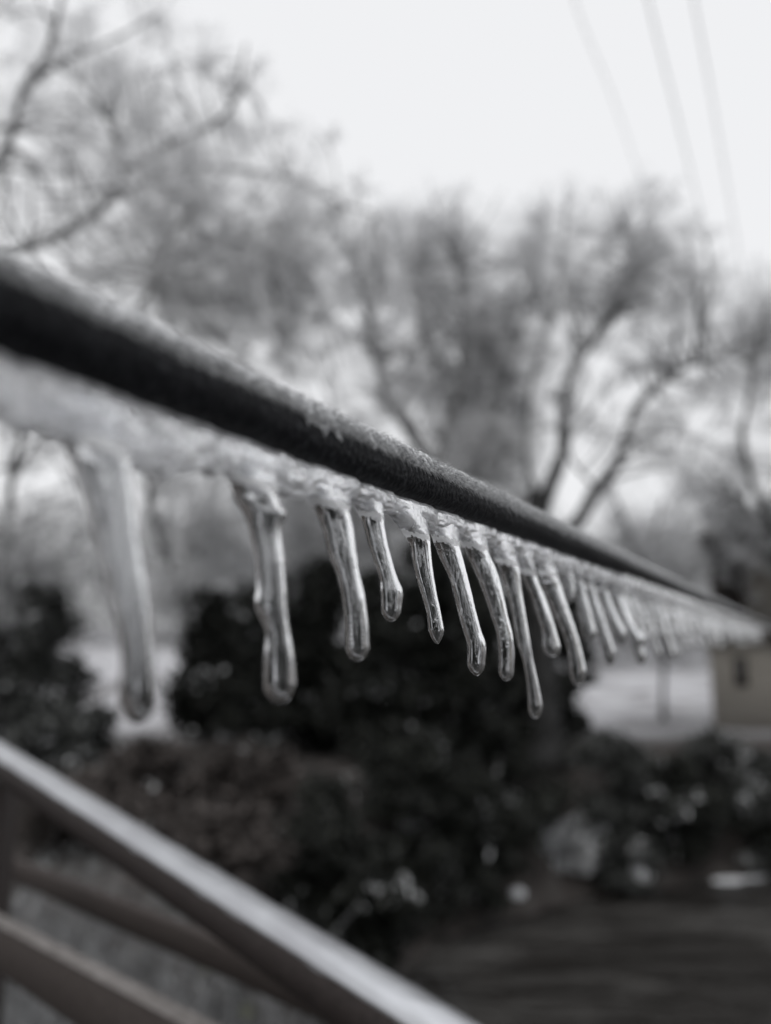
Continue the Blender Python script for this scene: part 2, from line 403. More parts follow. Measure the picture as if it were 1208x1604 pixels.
for k in range(420):
    px = rng.choice([rng.uniform(20, 1000), rng.normal(528, 14), rng.normal(655, 22), rng.normal(250, 30), rng.normal(760, 25)]); px = min(max(px, 5), 1050); z = ZK / (VPX - px)
    sg.add(*blob_geo(on_bar(z, float(rng.uniform(.95, 2.7)), .0001), float(rng.uniform(.00008, .00030)) * z / .2, 6, 5, (1, 1, .6)))
sg.build('frost_speck', M['frost'], bar)['kind'] = 'stuff'
dg.build('frozen_drops', M['drop'], bar)['kind'] = 'stuff'
# ridge of ice along the underside
xpx = [-400, -100, 0, 60, 120, 200, 262, 340, 400, 440, 480, 520, 556, 575, 600, 640, 680, 730, 800, 900, 1000, 1100, 1150, 1250.]
hh  = [.060, .062, .062, .064, .080, .076, .078, .056, .060, .060, .050, .052, .026, .034, .030, .030, .034, .036, .04, .05, .065, .08, .085, .085]
kz = VPX - ZK / zz
hs = np.interp(kz, xpx, hh) / .0665 * RB                       # how far it hangs below the bar
hs = hs * (1 + .16 * vnoise(zz * 150, 0, 0, 21) + .10 * vnoise(zz * 420, 0, 0, 22))
tt = np.linspace(0, 1, 21)
prof_w = np.interp(tt, [0, .2, .5, .8, 1], [.24, .36, .42, .34, 0.02]) * RB
prof_w[-3:] = np.array([.30, .20, .02]) * RB
left = [(-w, t) for w, t in zip(prof_w, tt)]; right = [(w, t) for w, t in zip(prof_w[::-1], tt[::-1])]
ring = np.array(left + right); rc = len(ring)
EDGE = np.array([-500, -260, 20, 212, 330, 450, 553, 604, 672, 722, 766, 808, 838, 870, 895, 915, 935, 955, 975, 990, 1005, 1020, 1035, 1050, 1250.])
ei = np.clip(np.searchsorted(EDGE, kz) - 1, 0, len(EDGE) - 2)
kz_ = kz + (1250 - kz) * .012 * vnoise(zz * 160, 0, 0, 61)
sawp = (kz_ - EDGE[ei]) / (EDGE[ei + 1] - EDGE[ei])
saw = np.interp(sawp, [0, .15, .55, .86, 1.0], [.88, .92, 1.08, 1.15, .90])
sc = saw[:, None] * 1 + .12 * vnoise(zz[:, None] * 160, ring[None, :, 1] * 3, ring[None, :, 0] * 300, 23) + .07 * vnoise(zz[:, None] * 500, ring[None, :, 1] * 8, 0, 24)
lat = ring[None, :, 0] * sc
top = -.6 * RB
top = (-.93 + .2 * (saw[:, None] - .9)) * RB + .0004 * vnoise(zz[:, None] * 300, 0, 0, 62)
dn = top - ring[None, :, 1] * (hs[:, None] + .40 * RB)
rv = axp[:, None] + lat[..., None] * SIDE + dn[..., None] * np.array([0, 0, 1.])
link('ice_ridge', rv.reshape(-1, 3), grid_faces(len(zz), rc, True), M['ridge'], bar)

# ------------------------------------------------------------------ icicles
ICE = [
 # web rows (y, xl, xr) | shaft rows | tip (y, x)
 dict(web=[(632, 70, 214), (652, 62, 214), (672, 78, 210), (690, 96, 206)],
      sh=[(706, 104, 203), (770, 128, 209), (835, 146, 216), (899, 165, 226), (964, 182, 234), (1029, 190, 240), (1085, 187, 245)], tip=(1136, 216),
      label='largest icicle, nearest the camera at the left, thick milky shaft blurred out of focus'),
 dict(web=[(712, 335, 456), (732, 340, 452), (750, 352, 444)],
      sh=[(768, 364, 436), (790, 372, 440), (805, 382, 449), (820, 387, 443), (883, 399, 446), (922, 401, 449), (947, 399, 450), (988, 415, 454), (1027, 414, 461), (1070, 412, 464)], tip=(1102, 439),
      label='long icicle with a kink halfway and a rounded bulb tip, second from the left'),
 dict(web=[(752, 466, 553), (766, 458, 554), (778, 470, 553)],
      sh=[(797, 490, 549), (831, 505, 554), (870, 515, 559), (896, 526, 563), (936, 535, 572), (975, 539, 577), (1012, 541, 579)], tip=(1036, 560),
      label='smooth tapering icicle with a round dark centred end, just right of the kinked one'),
 dict(web=[(770, 555, 604), (782, 551, 604), (796, 556, 603)],
      sh=[(813, 565, 602), (853, 577, 608), (881, 586, 615), (909, 595, 624), (923, 596, 630), (951, 597, 629)], tip=(974, 613),
      label='shortest of the sharp icicles, stubby with a bump on the right above its round end'),
 dict(web=[(790, 600, 672), (802, 602, 672), (814, 611, 672), (828, 624, 673)],
      sh=[(844, 637, 674), (881, 646, 677), (909, 653, 681), (937, 662, 686), (965, 669, 692), (986, 671, 696)], tip=(1009, 686),
      label='thin sharp icicle with a wide flared root, two trapped bubbles and a small pointed tip'),
 dict(web=[(810, 672, 722), (822, 672, 721), (838, 675, 720)],
      sh=[(853, 680, 720), (881, 692, 727), (909, 705, 734), (937, 712, 741), (965, 719, 748), (993, 727, 756), (1007, 731, 761), (1041, 732, 760)], tip=(1059, 748),
      label='sharp long icicle with a bright white collar and a blunt angular faceted tip'),
 dict(web=[(824, 722, 766), (836, 720, 766), (848, 722, 765)],
      sh=[(861, 727, 765), (895, 743, 778), (937, 760, 790), (965, 769, 796), (993, 778, 803), (1021, 781, 806), (1050, 781, 805)], tip=(1067, 794),
      label='curved icicle with a cluster of bubbles in its lower end, right of the faceted one'),
 dict(web=[(840, 768, 808), (854, 767, 808), (870, 772, 810)],
      sh=[(886, 779, 813), (923, 793, 817), (965, 802, 824), (1007, 810, 831), (1036, 819, 836), (1078, 826, 845), (1104, 827, 850)], tip=(1126, 839),
      label='lowest reaching icicle of the middle row, slender with a narrow neck above its tip'),
 dict(web=[(854, 808, 838), (868, 806, 838), (884, 810, 838)],
      sh=[(900, 817, 840), (937, 833, 854), (965, 841, 864), (990, 849, 872), (1012, 849, 878)], tip=(1030, 868),
      label='short bent icicle with a heavy end, directly right of the lowest reaching one'),
 dict(web=[(862, 838, 870), (876, 836, 870), (888, 840, 872)],
      sh=[(904, 844, 875), (955, 864, 891), (1006, 886, 908), (1050, 893, 918)], tip=(1075, 906),
      label='long slanting soft icicle with a bright tip, last long one before the dense row'),
 dict(web=[(874, 872, 894), (888, 874, 896)], sh=[(900, 877, 898), (925, 882, 901)], tip=(945, 893),
      label='tiny stub icicle with a bright drop end, in front of the dense row'),
 dict(web=[(880, 888, 912), (895, 890, 912)], sh=[(912, 896, 914), (955, 905, 925), (989, 911, 934)], tip=(1004, 922),
      label='straight small icicle with a bulb end over the dark trees, first of the dense row'),
 dict(web=[(884, 904, 928), (900, 906, 928)], sh=[(920, 913, 931), (970, 930, 947), (1020, 945, 964)], tip=(1042, 956),
      label='long thin small icicle of the dense row, its pale tip lower than its neighbours'),
 dict(web=[(890, 922, 944), (905, 925, 945)], sh=[(925, 935, 951), (960, 949, 965), (990, 962, 981)], tip=(1010, 973),
      label='small icicle with a pale rounded tip, shorter than the long thin one beside it'),
 dict(web=[(896, 940, 962), (912, 945, 964)], sh=[(930, 956, 971), (965, 972, 985), (1000, 992, 1009)], tip=(1014, 1002),
      label='fourth small blurred icicle of the dense row, slanting, with a dull grey tip'),
 dict(web=[(900, 952, 972), (915, 956, 974)], sh=[(935, 964, 978), (980, 980, 993), (1025, 996, 1011)], tip=(1041, 1005),
      label='blurred small icicle with a bright low tip in front of the pale snow'),
]
def wpx_band(Wd, it): return float(Wd[min(it, len(Wd) - 1)])
def icicle(rows_web, rows_sh, tip, name, label, mat_ice, mat_web, seed, sides=40, web_b=.42, detail=1.0, band=.55, pt=0.0):
    # rows -> dense sections
    W_ = list(rows_web); Sh = list(rows_sh)
    ys = [r[0] for r in W_ + Sh]; xl = [r[1] for r in W_ + Sh]; xr = [r[2] for r in W_ + Sh]
    ytop = Sh[0][0]
    n1 = max(14, int((ys[-1] - ys[0]) / 2.2 * detail))
    Y = np.linspace(ys[0], ys[-1], n1)
    XL = crom(Y, ys, xl); XR = crom(Y, ys, xr)
    C = (XL + XR) / 2; Wd = (XR - XL) / 2
    q = np.linspace(0, 1, 14)[1:]
    Yt = ys[-1] + (tip[0] - ys[-1]) * np.sin(q * np.pi / 2)
    Ct = C[-1] + (tip[1] - C[-1]) * q ** 1.3
    Wt = Wd[-1] * np.maximum(np.cos(q * np.pi / 2) * (1 - pt * q), .015)
    Y = np.concatenate([Y, Yt]); C = np.concatenate([C, Ct]); Wd = np.concatenate([Wd, Wt])
    zs = plane_depth((Sh[0][1] + Sh[0][2]) / 2, ytop)
    Z = np.array([plane_depth(c, y) if y < ytop else zs for c, y in zip(C, Y)])
    ctr = Pn(C, Y, Z)
    rays = ctr - CN; rays /= np.linalg.norm(rays, axis=1, keepdims=True)
    hr = rays.copy(); hr[:, 2] = 0; hr /= np.linalg.norm(hr, axis=1, keepdims=True)
    w = Wd * Z / FPX
    cosT = np.abs(hr @ DIRN); sinT = np.sqrt(1 - cosT ** 2)
    bmax = RB * web_b
    k = np.clip((ytop + 12 - Y) / 26, 0, 1)                          # 1 in the web, 0 in the shaft
    b = w * (1 - k) + np.minimum(w, bmax) * k
    a = np.sqrt(np.maximum(w ** 2 - (b * cosT) ** 2, (w * .2) ** 2)) / sinT
    thi = np.linspace(0, 2 * np.pi, sides, endpoint=False)
    L = (ctr[:, 2:3] - ctr[0, 2]) * 1.0
    fl = np.clip(w[:, None] / w.max() * 1.4, .2, 1)
    R = 1 + fl * .45 * (.055 * vnoise(np.cos(thi) * 1.4 + seed, np.sin(thi) * 1.4, L * 110, seed) + .04 * vnoise(np.cos(thi) * 3, np.sin(thi) * 3 + seed, L * 320, seed + 1)
             + .022 * vnoise(np.cos(thi) * 6, np.sin(thi) * 6 + seed, L * 700, seed + 2))
    v = ctr[:, None] + (R * a[:, None] * np.cos(thi))[..., None] * DIRN + (R * b[:, None] * np.sin(thi))[..., None] * NPL
    it = int(np.searchsorted(Y, ytop + 6))
    f = grid_faces(len(Y), sides, True)[:, ::-1]
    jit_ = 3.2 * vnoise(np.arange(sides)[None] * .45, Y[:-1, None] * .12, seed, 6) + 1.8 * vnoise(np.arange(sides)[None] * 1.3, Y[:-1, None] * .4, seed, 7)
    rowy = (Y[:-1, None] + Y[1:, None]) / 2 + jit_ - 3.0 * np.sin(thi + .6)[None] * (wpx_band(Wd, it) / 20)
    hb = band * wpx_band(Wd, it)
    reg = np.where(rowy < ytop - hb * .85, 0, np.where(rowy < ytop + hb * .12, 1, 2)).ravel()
    root = empty(name, Vector(ctr[0]), label, 'icicle', 'icicles hanging under the iced bar')
    # one continuous skin; the collar above and the shaft below are its two parts, sharing the seam ring
    V = v.reshape(-1, 3)
    def sub(nm, k_, mm):
        fs = f[reg == k_]
        if len(fs) == 0: return
        uq, inv = np.unique(fs, return_inverse=True)
        link(nm, V[uq], inv.reshape(-1, 4), mm, root)
    sub('shaft', 2, mat_ice); sub('painted_glint_band', 1, M['white']); sub('collar', 0, mat_web)  # middle band paints the bright sky refraction at the root as white ice
    return root, ctr, np.minimum(a, b), Y, Z, it
def fill_caps(o, first, last, sides): pass

BUB = {1: 70, 2: 110, 3: 90, 4: 70, 5: 170, 6: 130, 7: 110, 8: 50, 9: 40, 0: 40}
for i, d in enumerate(ICE):
    far = i >= 10
    root, ctr, rr, Y, Z, it = icicle(d['web'], d['sh'], d['tip'], 'icicle', d['label'], M['ice_far'] if far else (M['ice_milky'] if i == 0 else M['ice_soft'] if i in (1, 2) else M['ice']), M['collar'], 31 + i * 5, 20 if far else 44, pt=(.0, .0, .0, .0, .45, .35, 0, 0, 0, 0)[i] if i < 10 else 0)
    if i in BUB:
        g = Geo(); r2 = np.random.default_rng(100 + i)
        nrow = len(ctr)
        for k in range(BUB[i]):
            j = int(r2.uniform(it + 2, nrow - 12)); rc_ = rr[j]
            ang_ = r2.uniform(0, 6.28); q = r2.uniform(.0, .8)
            c = ctr[j] + rc_ * q * (math.cos(ang_) * DIRN + math.sin(ang_) * NPL)
            s = rc_ * r2.uniform(.02, .065)
            g.add(*blob_geo(c, s, 10, 7, (.8, .8, r2.choice([1, 1, 3, 8, 14]))))
        if i == 4:
            for (bx, by, s) in ((680, 948, .0007), (676, 945, .0004), (685, 970, .0010), (678, 974, .0005)):
                g.add(*blob_geo(P(bx, by, float(Z[-1])), s, 12, 9, (1, 1, .55)))
        if i == 6:
            for k in range(9): g.add(*blob_geo(P(784 + r2.uniform(-4, 14), 970 + k * 6, float(Z[-1])), r2.uniform(.0004, .0008), 12, 9))
        if i == 2:
            for k in range(16): g.add(*blob_geo(P(545 if k % 2 else 571, 965 + (k // 2) * 7, float(Z[-1])), r2.uniform(.0003, .0006), 12, 9))
        if 3 <= i <= 8:
            for k in range(34):
                j = int(r2.uniform(it + 6, nrow - 14)); rc_ = rr[j]; off_ = rc_ * r2.uniform(-.1, .35)
                s = rc_ * r2.uniform(.06, .20)
                g.add(*blob_geo(ctr[j] + np.array([off_, 0, 0]) + DIRN * rc_ * r2.uniform(-.3, .3), s, 12, 7, (1, .8, r2.uniform(.12, .3))))
        g.build('bubble_core', M['bubble'], root)
# dense far row, seen as a blurred curtain
FAR = 'tiny blurred icicle packed in the far curtain at the right end of the bar'
z = ZK / (VPX - 975); k = 0
r3 = np.random.default_rng(9)
while z < 2.6:
    px = VPX - ZK / z; yb = VPY - .352 * (VPX - px)
    s = FPX / z
    wpx = s * r3.uniform(.0022, .0036); Lm = r3.uniform(.016, .038) if k % 3 else r3.uniform(.036, .052)
    lean = r3.uniform(.18, .34); H = Lm * s
    web = [(yb - .001 * s, px - s * .0052, px + s * .0042), (yb + .005 * s, px - s * .0046, px + s * .0042)]
    sh = [(yb + .010 * s + H * f_, px + H * f_ * lean - wpx * t_, px + H * f_ * lean + wpx * t_) for f_, t_ in ((0, 1.05), (.4, .9), (.8, .78), (.93, .95))]
    icicle(web, sh, (yb + .010 * s + H * 1.02, px + H * lean * 1.0), 'icicle', FAR, M['ice_far'], M['ice_far'], 200 + k, 12, .62, max(.2, .5 / max(z, .5)))
    z *= 1.0 + r3.uniform(.022, .042); k += 1

# ------------------------------------------------------------------ fence below
fence = empty('wooden_fence', P(0, 1500, 1.2), 'dark timber fence below the iced bar, its broad top rail white with frost', 'fence')
def beam(name, p0, p1, h, w, m, parent, n=60, frost=None, ext=(0.0, 0.0), fm='rail_frost'):
    """squared timber from p0 to p1 (centres of the face toward the camera), height h, depth w"""
    p0 = np.array(p0); p1 = np.array(p1); d = p1 - p0
    p0, p1 = p0 - d * ext[0], p1 + d * ext[1]
    t = np.linspace(0, 1, n); c = p0[None] + (p1 - p0)[None] * t[:, None]
    dn_ = (p1 - p0) / np.linalg.norm(p1 - p0)
    sd_ = np.cross(dn_, [0, 0, 1.]); sd_ /= np.linalg.norm(sd_)
    if sd_ @ (c.mean(0) - CN) < 0: sd_ = -sd_
    up_ = np.cross(sd_, dn_); up_ = up_ if up_[2] > 0 else -up_
    cr = .12 * min(h, w)
    rect = [(-0, -h/2 + cr), (0, h/2 - cr), (cr, h/2), (w - cr, h/2), (w, h/2 - cr), (w, -h/2 + cr), (w - cr, -h/2), (cr, -h/2)]
    rect = np.array(rect)
    jit = .02 * h * vnoise(t[:, None] * 9, rect[None, :, 0] * 60, rect[None, :, 1] * 60, 5)
    v = c[:, None] + (rect[None, :, 0] )[..., None] * sd_ + (rect[None, :, 1] + jit)[..., None] * up_
    V = v.reshape(-1, 3); F = grid_faces(n, 8, True)
    caps = [[0, 1, 2, 3], [0, 3, 4, 7], [4, 5, 6, 7]]
    F = np.concatenate([F, np.array(caps), np.array(caps)[:, ::-1] + (n - 1) * 8])
    o = link(name, V, F, m, parent, smooth=False)
    if frost:
        fn = 15; n2 = 260; t2 = np.linspace(0, 1, n2); c2 = p0[None] + (p1 - p0)[None] * t2[:, None]
        a_ = np.linspace(-.06 * w, w * 1.04, fn)
        hgt = frost * (1 - np.abs(np.linspace(-1, 1, fn)) ** 4)[None] * (1 + .35 * vnoise(t2[:, None] * 30, a_[None] * 90, 0, 8)) - .0012 * (np.abs(np.linspace(-1, 1, fn)) > .99)
        v2 = c2[:, None] + a_[None, :, None] * sd_ + (h/2 + .001 + hgt)[..., None] * up_
        link('frost_cover', v2.reshape(-1, 3), grid_faces(n2, fn, False), M[fm], o)
    return o
tr0 = np.array(P(0, 1194, 1.28)); tr1 = np.array(P(560, 1562, .61)); dd = tr1 - tr0
q = np.linspace(-.6, 1.35, 400); pc = tr0 + dd * q[:, None]
v, f = tube(pc, np.full(400, .0245) * (1 + .02 * vnoise(q * 30, 0, 0, 88)), 32)
link('top_rail', v, f, M['rail_wood'], fence)
d_ = dd / np.linalg.norm(dd); s_ = np.cross(d_, [0, 0, 1.]); s_ /= np.linalg.norm(s_); u_ = np.cross(s_, d_)
an = np.linspace(-1.0, 1.0, 41)
qm = q[:, None] * np.linalg.norm(dd)
thk = .003 * (1 - (np.abs(an) / 1.0) ** 3)[None] * (1 + .2 * vnoise(qm * 14, an[None] * 1.5, 0, 71) + .12 * vnoise(qm * 50, an[None] * 4, 0, 72)) - .0012 * (np.abs(an) > .9)[None]
Rr = .0245 + .0004 + thk
v = pc[:, None] + Rr[..., None] * (np.cos(an)[None, :, None] * u_ + np.sin(an)[None, :, None] * s_)
link('frost_cover', v.reshape(-1, 3), grid_faces(400, 41, False), M['rail_frost'], fence)
beam('rail', P(0, 1356, 1.75), P(330, 1497, 1.15), .046, .02, M['board'], fence, ext=(.5, .8))
beam('bottom_rail', P(0, 1490, 1.15), P(200, 1612, .85), .068, .022, M['board'], fence, frost=.0012, ext=(.6, .9), fm='dull_frost')
def post(px, pyt, z, r=.03):
    p = P(px, pyt, z); b_ = Vector((p.x, p.y, min(gz(p.x, p.y), 2.2) - .1))
    g = Geo(); hwid = r
    sq = np.array([(-1, -1), (1, -1), (1, 1), (-1, 1)]) * hwid
    v = np.array([[p.x + s[0], p.y + s[1], zz_] for zz_ in (b_.z, p.z) for s in sq])
    g.add(v, [[0, 1, 5, 4], [1, 2, 6, 5], [2, 3, 7, 6], [3, 0, 4, 7], [4, 5, 6, 7], [3, 2, 1, 0]])
    return g.build('post', M['rail_wood'], fence, smooth=False)
post(-5, 1225, 1.37, .028); post(900, 1900, .48, .03)

# ------------------------------------------------------------------ trees
def fit(z, px, y_base=None): return P(px, 1000, z)
def poly(pts, depth, n=40, wig=.05, seed=0):
    pts = np.array(pts, float); dz = pts[:, 2] if pts.shape[1] > 2 else np.zeros(len(pts))
    w = Pn(pts[:, 0], pts[:, 1], depth + dz)
    s = np.concatenate([[0], np.cumsum(np.linalg.norm(np.diff(w, axis=0), axis=1))])
    q = np.linspace(0, s[-1], n)
    c = crom(q, s, w)
    c = c + wig * np.stack([vnoise(q * 1.3, seed, 0, 1), vnoise(q * 1.3, seed, 0, 2), vnoise(q * 1.3, seed, 0, 3)], -1)
    return c
def frosted_tree(label, depth, limbs, blobs, seed, twig='twig', tw_r=.0085, group='ice coated bare trees', dens=1.0, name='bare_tree', cat='tree', crown_name='crown'):
    """limbs: list of (pixel polyline, r0, r1); first one is the trunk. blobs: (px, py, rpx, amount)"""
    global rng
    rng = np.random.default_rng(seed)
    base = Pn(limbs[0][0][0][0], limbs[0][0][0][1], depth)
    bx, by = base[0], base[1]; bz = gz(bx, by)
    root = empty(name, Vector((bx, by, bz)), label, cat, group)
    gT = Geo(); gL = Geo(); nodes = []; nrad = []
    for k, (pl, r0, r1) in enumerate(limbs):
        c = poly(pl, depth, 44, .06 if k else .03, seed + k)
        rad = np.linspace(r0, r1, len(c)) if k else np.interp(np.linspace(0, 1, len(c)), [0, .1, 1], [r0 * 1.5, r0, r1])
        if k == 0:
            c = np.concatenate([[[c[0, 0], c[0, 1], min(bz - .15, c[0, 2] - .1)]], c]); rad = np.concatenate([[r0 * 1.7], rad])
            gT.add(*tube(c, rad, 12, .18, seed))
        else:
            gL.add(*tube(c, rad, 8, .15, seed))
        nodes.append(c[len(c) // 5:]); nrad.append(rad[len(c) // 5:])
    nodes = np.concatenate(nodes); nrad = np.concatenate(nrad)
    TA = []; TB = []; TR = []
    gC = Geo()
    for (px, py, rp, amt) in blobs:
        c = Pn(px, py, depth + rng.uniform(-1.5, 1.5)); R = rp * 1.42 / FPX * depth
        amt = min(amt, 1.15); nb = max(3, int(9.5 * amt * dens * (R / .9) ** 1.2))
        for _ in range(nb):
            dv = rng.normal(0, 1, 3); dv /= np.linalg.norm(dv); e = c + dv * R * rng.uniform(.3, 1.0) * np.array([1, 1.2, 1])
            j = np.argmin(np.linalg.norm(nodes - (e * .55 + c * .45 - np.array([0, 0, R * rng.uniform(-.3, .9)]) + rng.normal(0, .5 * R, 3)), axis=1))
            st = nodes[j]
            q = np.linspace(0, 1, 9)
            mid = (st + e) / 2 + rng.normal(0, .14, 3) * np.linalg.norm(e - st)
            mid[2] += rng.uniform(-.05, .25) * np.linalg.norm(e - st)
            b_ = (1 - q)[:, None] ** 2 * st + 2 * (q * (1 - q))[:, None] * mid + (q ** 2)[:, None] * e
            r0 = min(nrad[j] * .6, .035)
            gL.add(*tube(b_, np.linspace(r0, .010, 9), 5))
            # secondary shoots fill the blob
            ns = int(6 * amt) + 3
            for _s in range(ns):
                t0 = rng.uniform(.35, 1); s0 = st * (1 - t0) ** 2 + 2 * t0 * (1 - t0) * mid + t0 ** 2 * e
                dv = rng.normal(0, 1, 3) + .9 * (e - st) / (np.linalg.norm(e - st) + 1e-6); dv[2] += .08; dv /= np.linalg.norm(dv)
                ln = R * rng.uniform(.3, .8)
                s1 = s0 + dv * ln
                TA.append(s0); TB.append(s1); TR.append(.011)
                nt_ = 15
                tq = rng.uniform(.1, 1, nt_)[:, None]; a0 = s0 + (s1 - s0) * tq
                d2 = rng.normal(0, 1, (nt_, 3)) + dv * .8; d2 /= np.linalg.norm(d2, axis=1, keepdims=True)
                l2 = rng.uniform(.08, .28, nt_)[:, None] * min(1.2, R)
                TA.extend(a0); TB.extend(a0 + d2 * l2); TR.extend([tw_r * .62] * nt_)
    A_ = np.array(TA); B_ = np.array(TB); R_ = np.array(TR)
    v, f, _ = strands(A_, B_, R_, R_ * .45, .08, 3, 2)
    gC.add(v, f)
    gT.build('trunk', M['bark'], root)
    if gL.n: gL.build('limbs', M['limb'], root)
    gC.build(crown_name, M[twig], root)
    return root

TREES = []
frosted_tree('large bare iced tree at the upper left, its long dark limb rising to the right', 12.0,
  [([(-60, 1150), (-40, 900), (-50, 700), (-70, 520), (-60, 420)], .17, .12),
   ([(-60, 430), (20, 395), (100, 360), (165, 322), (205, 265), (290, 215), (365, 160), (385, 60)], .085, .02),
   ([(180, 312), (260, 268), (350, 262), (440, 272), (530, 312), (590, 330)], .05, .018),
   ([(-60, 430), (-10, 260), (50, 130), (95, 20), (120, -60)], .08, .03),
   ([(60, 130), (110, 90), (190, 60), (250, 30)], .04, .015),
   ([(200, 270), (160, 170), (100, 90)], .04, .015),
   ([(-60, 430), (-40, 200), (-20, 0)], .07, .03),
   ([(210, 480), (260, 420), (330, 370), (420, 350)], .03, .015)],
  [(110, 190, 130, .55), (230, 290, 120, .6), (380, 470, 110, .7), (520, 430, 70, .6), (230, 560, 90, .5), (60, 60, 110, .3), (330, 410, 100, .6), (60, 110, 90, .35), (20, 190, 70, .4), (150, 150, 80, .4), (215, 180, 75, .5), (285, 130, 75, .5), (350, 215, 85, .5), (130, 250, 70, .4), (300, 250, 80, .4),
   (430, 300, 75, .6), (300, 340, 85, .7), (390, 380, 85, .7), (470, 420, 75, .6), (215, 400, 70, .5), (30, 20, 60, .3), (70, 470, 60, .5), (130, 420, 60, .5),
   (510, 350, 45, .6), (490, 520, 75, 1.0), (90, 340, 110, .4), (200, 340, 110, .5), (440, 200, 60, .3), (570, 420, 60, .5), (560, 500, 60, .5), (430, 600, 80, .6), (260, 500, 90, .6), (150, 40, 80, .25), (350, 500, 70, .9), (410, 480, 70, 1.0), (30, 330, 50, .4), (370, 110, 40, .5), (270, 90, 35, .5)], 101)
frosted_tree('tall iced tree behind the centre of the bar, dense grey crown', 17.0,
  [([(690, 1150), (690, 900), (680, 740), (720, 600), (725, 480), (715, 370)], .2, .05),
   ([(680, 760), (650, 690), (610, 620), (588, 560), (575, 480), (560, 420), (520, 350)], .16, .04),
   ([(690, 800), (760, 700), (790, 600), (820, 500), (840, 380)], .10, .03),
   ([(705, 640), (660, 520), (640, 420)], .05, .02)],
  [(700, 395, 65, 1.4), (645, 400, 60, 1.1), (690, 350, 40, .8), (750, 470, 75, 1.6), (715, 550, 80, 1.7), (800, 560, 70, 1.6), (780, 650, 80, 1.6), (710, 690, 70, 1.1),
   (620, 470, 60, .9), (545, 440, 50, .6), (600, 620, 60, .5), (835, 350, 40, .9), (835, 420, 50, 1.0), (660, 620, 60, .8), (780, 740, 70, 1.3), (580, 360, 45, .5), (560, 560, 50, .6)], 202, dens=1.25)
frosted_tree('forked iced tree with two dark leaning limbs, right of centre', 15.5,
  [([(850, 1180), (845, 950), (838, 820), (850, 770)], .32, .24),
   ([(852, 780), (880, 705), (884, 610), (905, 560), (950, 500), (990, 430), (1010, 350)], .17, .035),
   ([(850, 860), (905, 815), (940, 760), (975, 705), (992, 650), (1050, 595), (1140, 548), (1210, 520)], .17, .03),
   ([(845, 790), (825, 700), (830, 600), (870, 500)], .07, .02),
   ([(930, 770), (890, 700), (930, 640)], .04, .02)],
  [(905, 390, 65, .9), (985, 365, 60, .9), (1060, 440, 62, 1.3), (1000, 450, 65, 1.0), (950, 520, 60, .7), (900, 470, 60, .8), (1045, 530, 55, .5), (880, 560, 50, .5),
   (935, 610, 50, .4), (870, 620, 50, .5), (1080, 400, 40, .8), (860, 400, 50, .8), (1010, 320, 40, .5), (1000, 560, 45, .4), (790, 760, 50, .7), (1060, 630, 75, .55), (1110, 690, 60, .5), (965, 680, 50, .4), (1050, 720, 60, .5), (1120, 620, 50, .4)], 303)
frosted_tree('bare iced tree cut by the right edge, above the house', 19.0,
  [([(1262, 1150), (1250, 950), (1205, 820), (1165, 700), (1180, 580)], .16, .05),
   ([(1190, 820), (1130, 750), (1080, 700)], .06, .02), ([(1195, 850), (1240, 700), (1250, 560)], .07, .03)],
  [(1170, 500, 55, 1.0), (1215, 480, 50, 1.0), (1205, 560, 55, 1.1), (1150, 580, 45, .5), (1180, 740, 60, .9), (1120, 770, 60, .9), (1200, 830, 55, 1.0), (1080, 800, 55, .9), (1140, 850, 50, 1.0), (1240, 650, 60, .6)], 404)
frosted_tree('low iced tree behind the right part of the bar, left of the house', 21.0,
  [([(1040, 1130), (1035, 950), (1020, 860), (1040, 780)], .06, .03), ([(1025, 880), (980, 820), (960, 760)], .06, .02)],
  [(1040, 840, 60, 1.2), (990, 850, 55, 1.2), (1030, 920, 60, 1.2), (960, 900, 50, 1.1), (1090, 900, 50, 1.1), (980, 780, 45, .6)], 505)
frosted_tree('slim iced tree with a leaning dark trunk behind the first icicle', 14.0,
  [([(-10, 1160), (0, 980), (8, 830), (25, 720), (42, 640), (50, 560)], .085, .05), ([(20, 740), (60, 690), (110, 660)], .035, .015)],
  [(80, 690, 60, .6), (30, 600, 60, .6), (110, 760, 55, .5), (20, 860, 60, .9), (90, 860, 60, .7)], 606)
frosted_tree('grey leaning tree behind the gap between the two largest icicles', 18.0,
  [([(330, 1150), (300, 980), (265, 880), (235, 780), (225, 680)], .12, .05), ([(275, 900), (320, 820), (330, 720)], .06, .02)],
  [(290, 780, 65, 1.0), (350, 800, 60, 1.1), (300, 870, 60, 1.1), (230, 720, 50, .6), (370, 880, 60, 1.2), (260, 960, 55, .9), (330, 700, 55, .8), (420, 700, 60, .8)], 707)
frosted_tree('grey iced tree with two upright stems behind the third icicle', 18.5,
  [([(480, 1150), (480, 950), (470, 800), (455, 680)], .12, .05), ([(478, 900), (520, 800), (530, 680)], .07, .03)],
  [(470, 760, 65, 1.0), (530, 720, 60, .8), (450, 840, 60, 1.2), (520, 820, 60, 1.2), (490, 900, 65, 1.3), (600, 750, 60, .9), (570, 860, 60, 1.3), (540, 640, 55, .7), (640, 830, 60, 1.3)], 808)

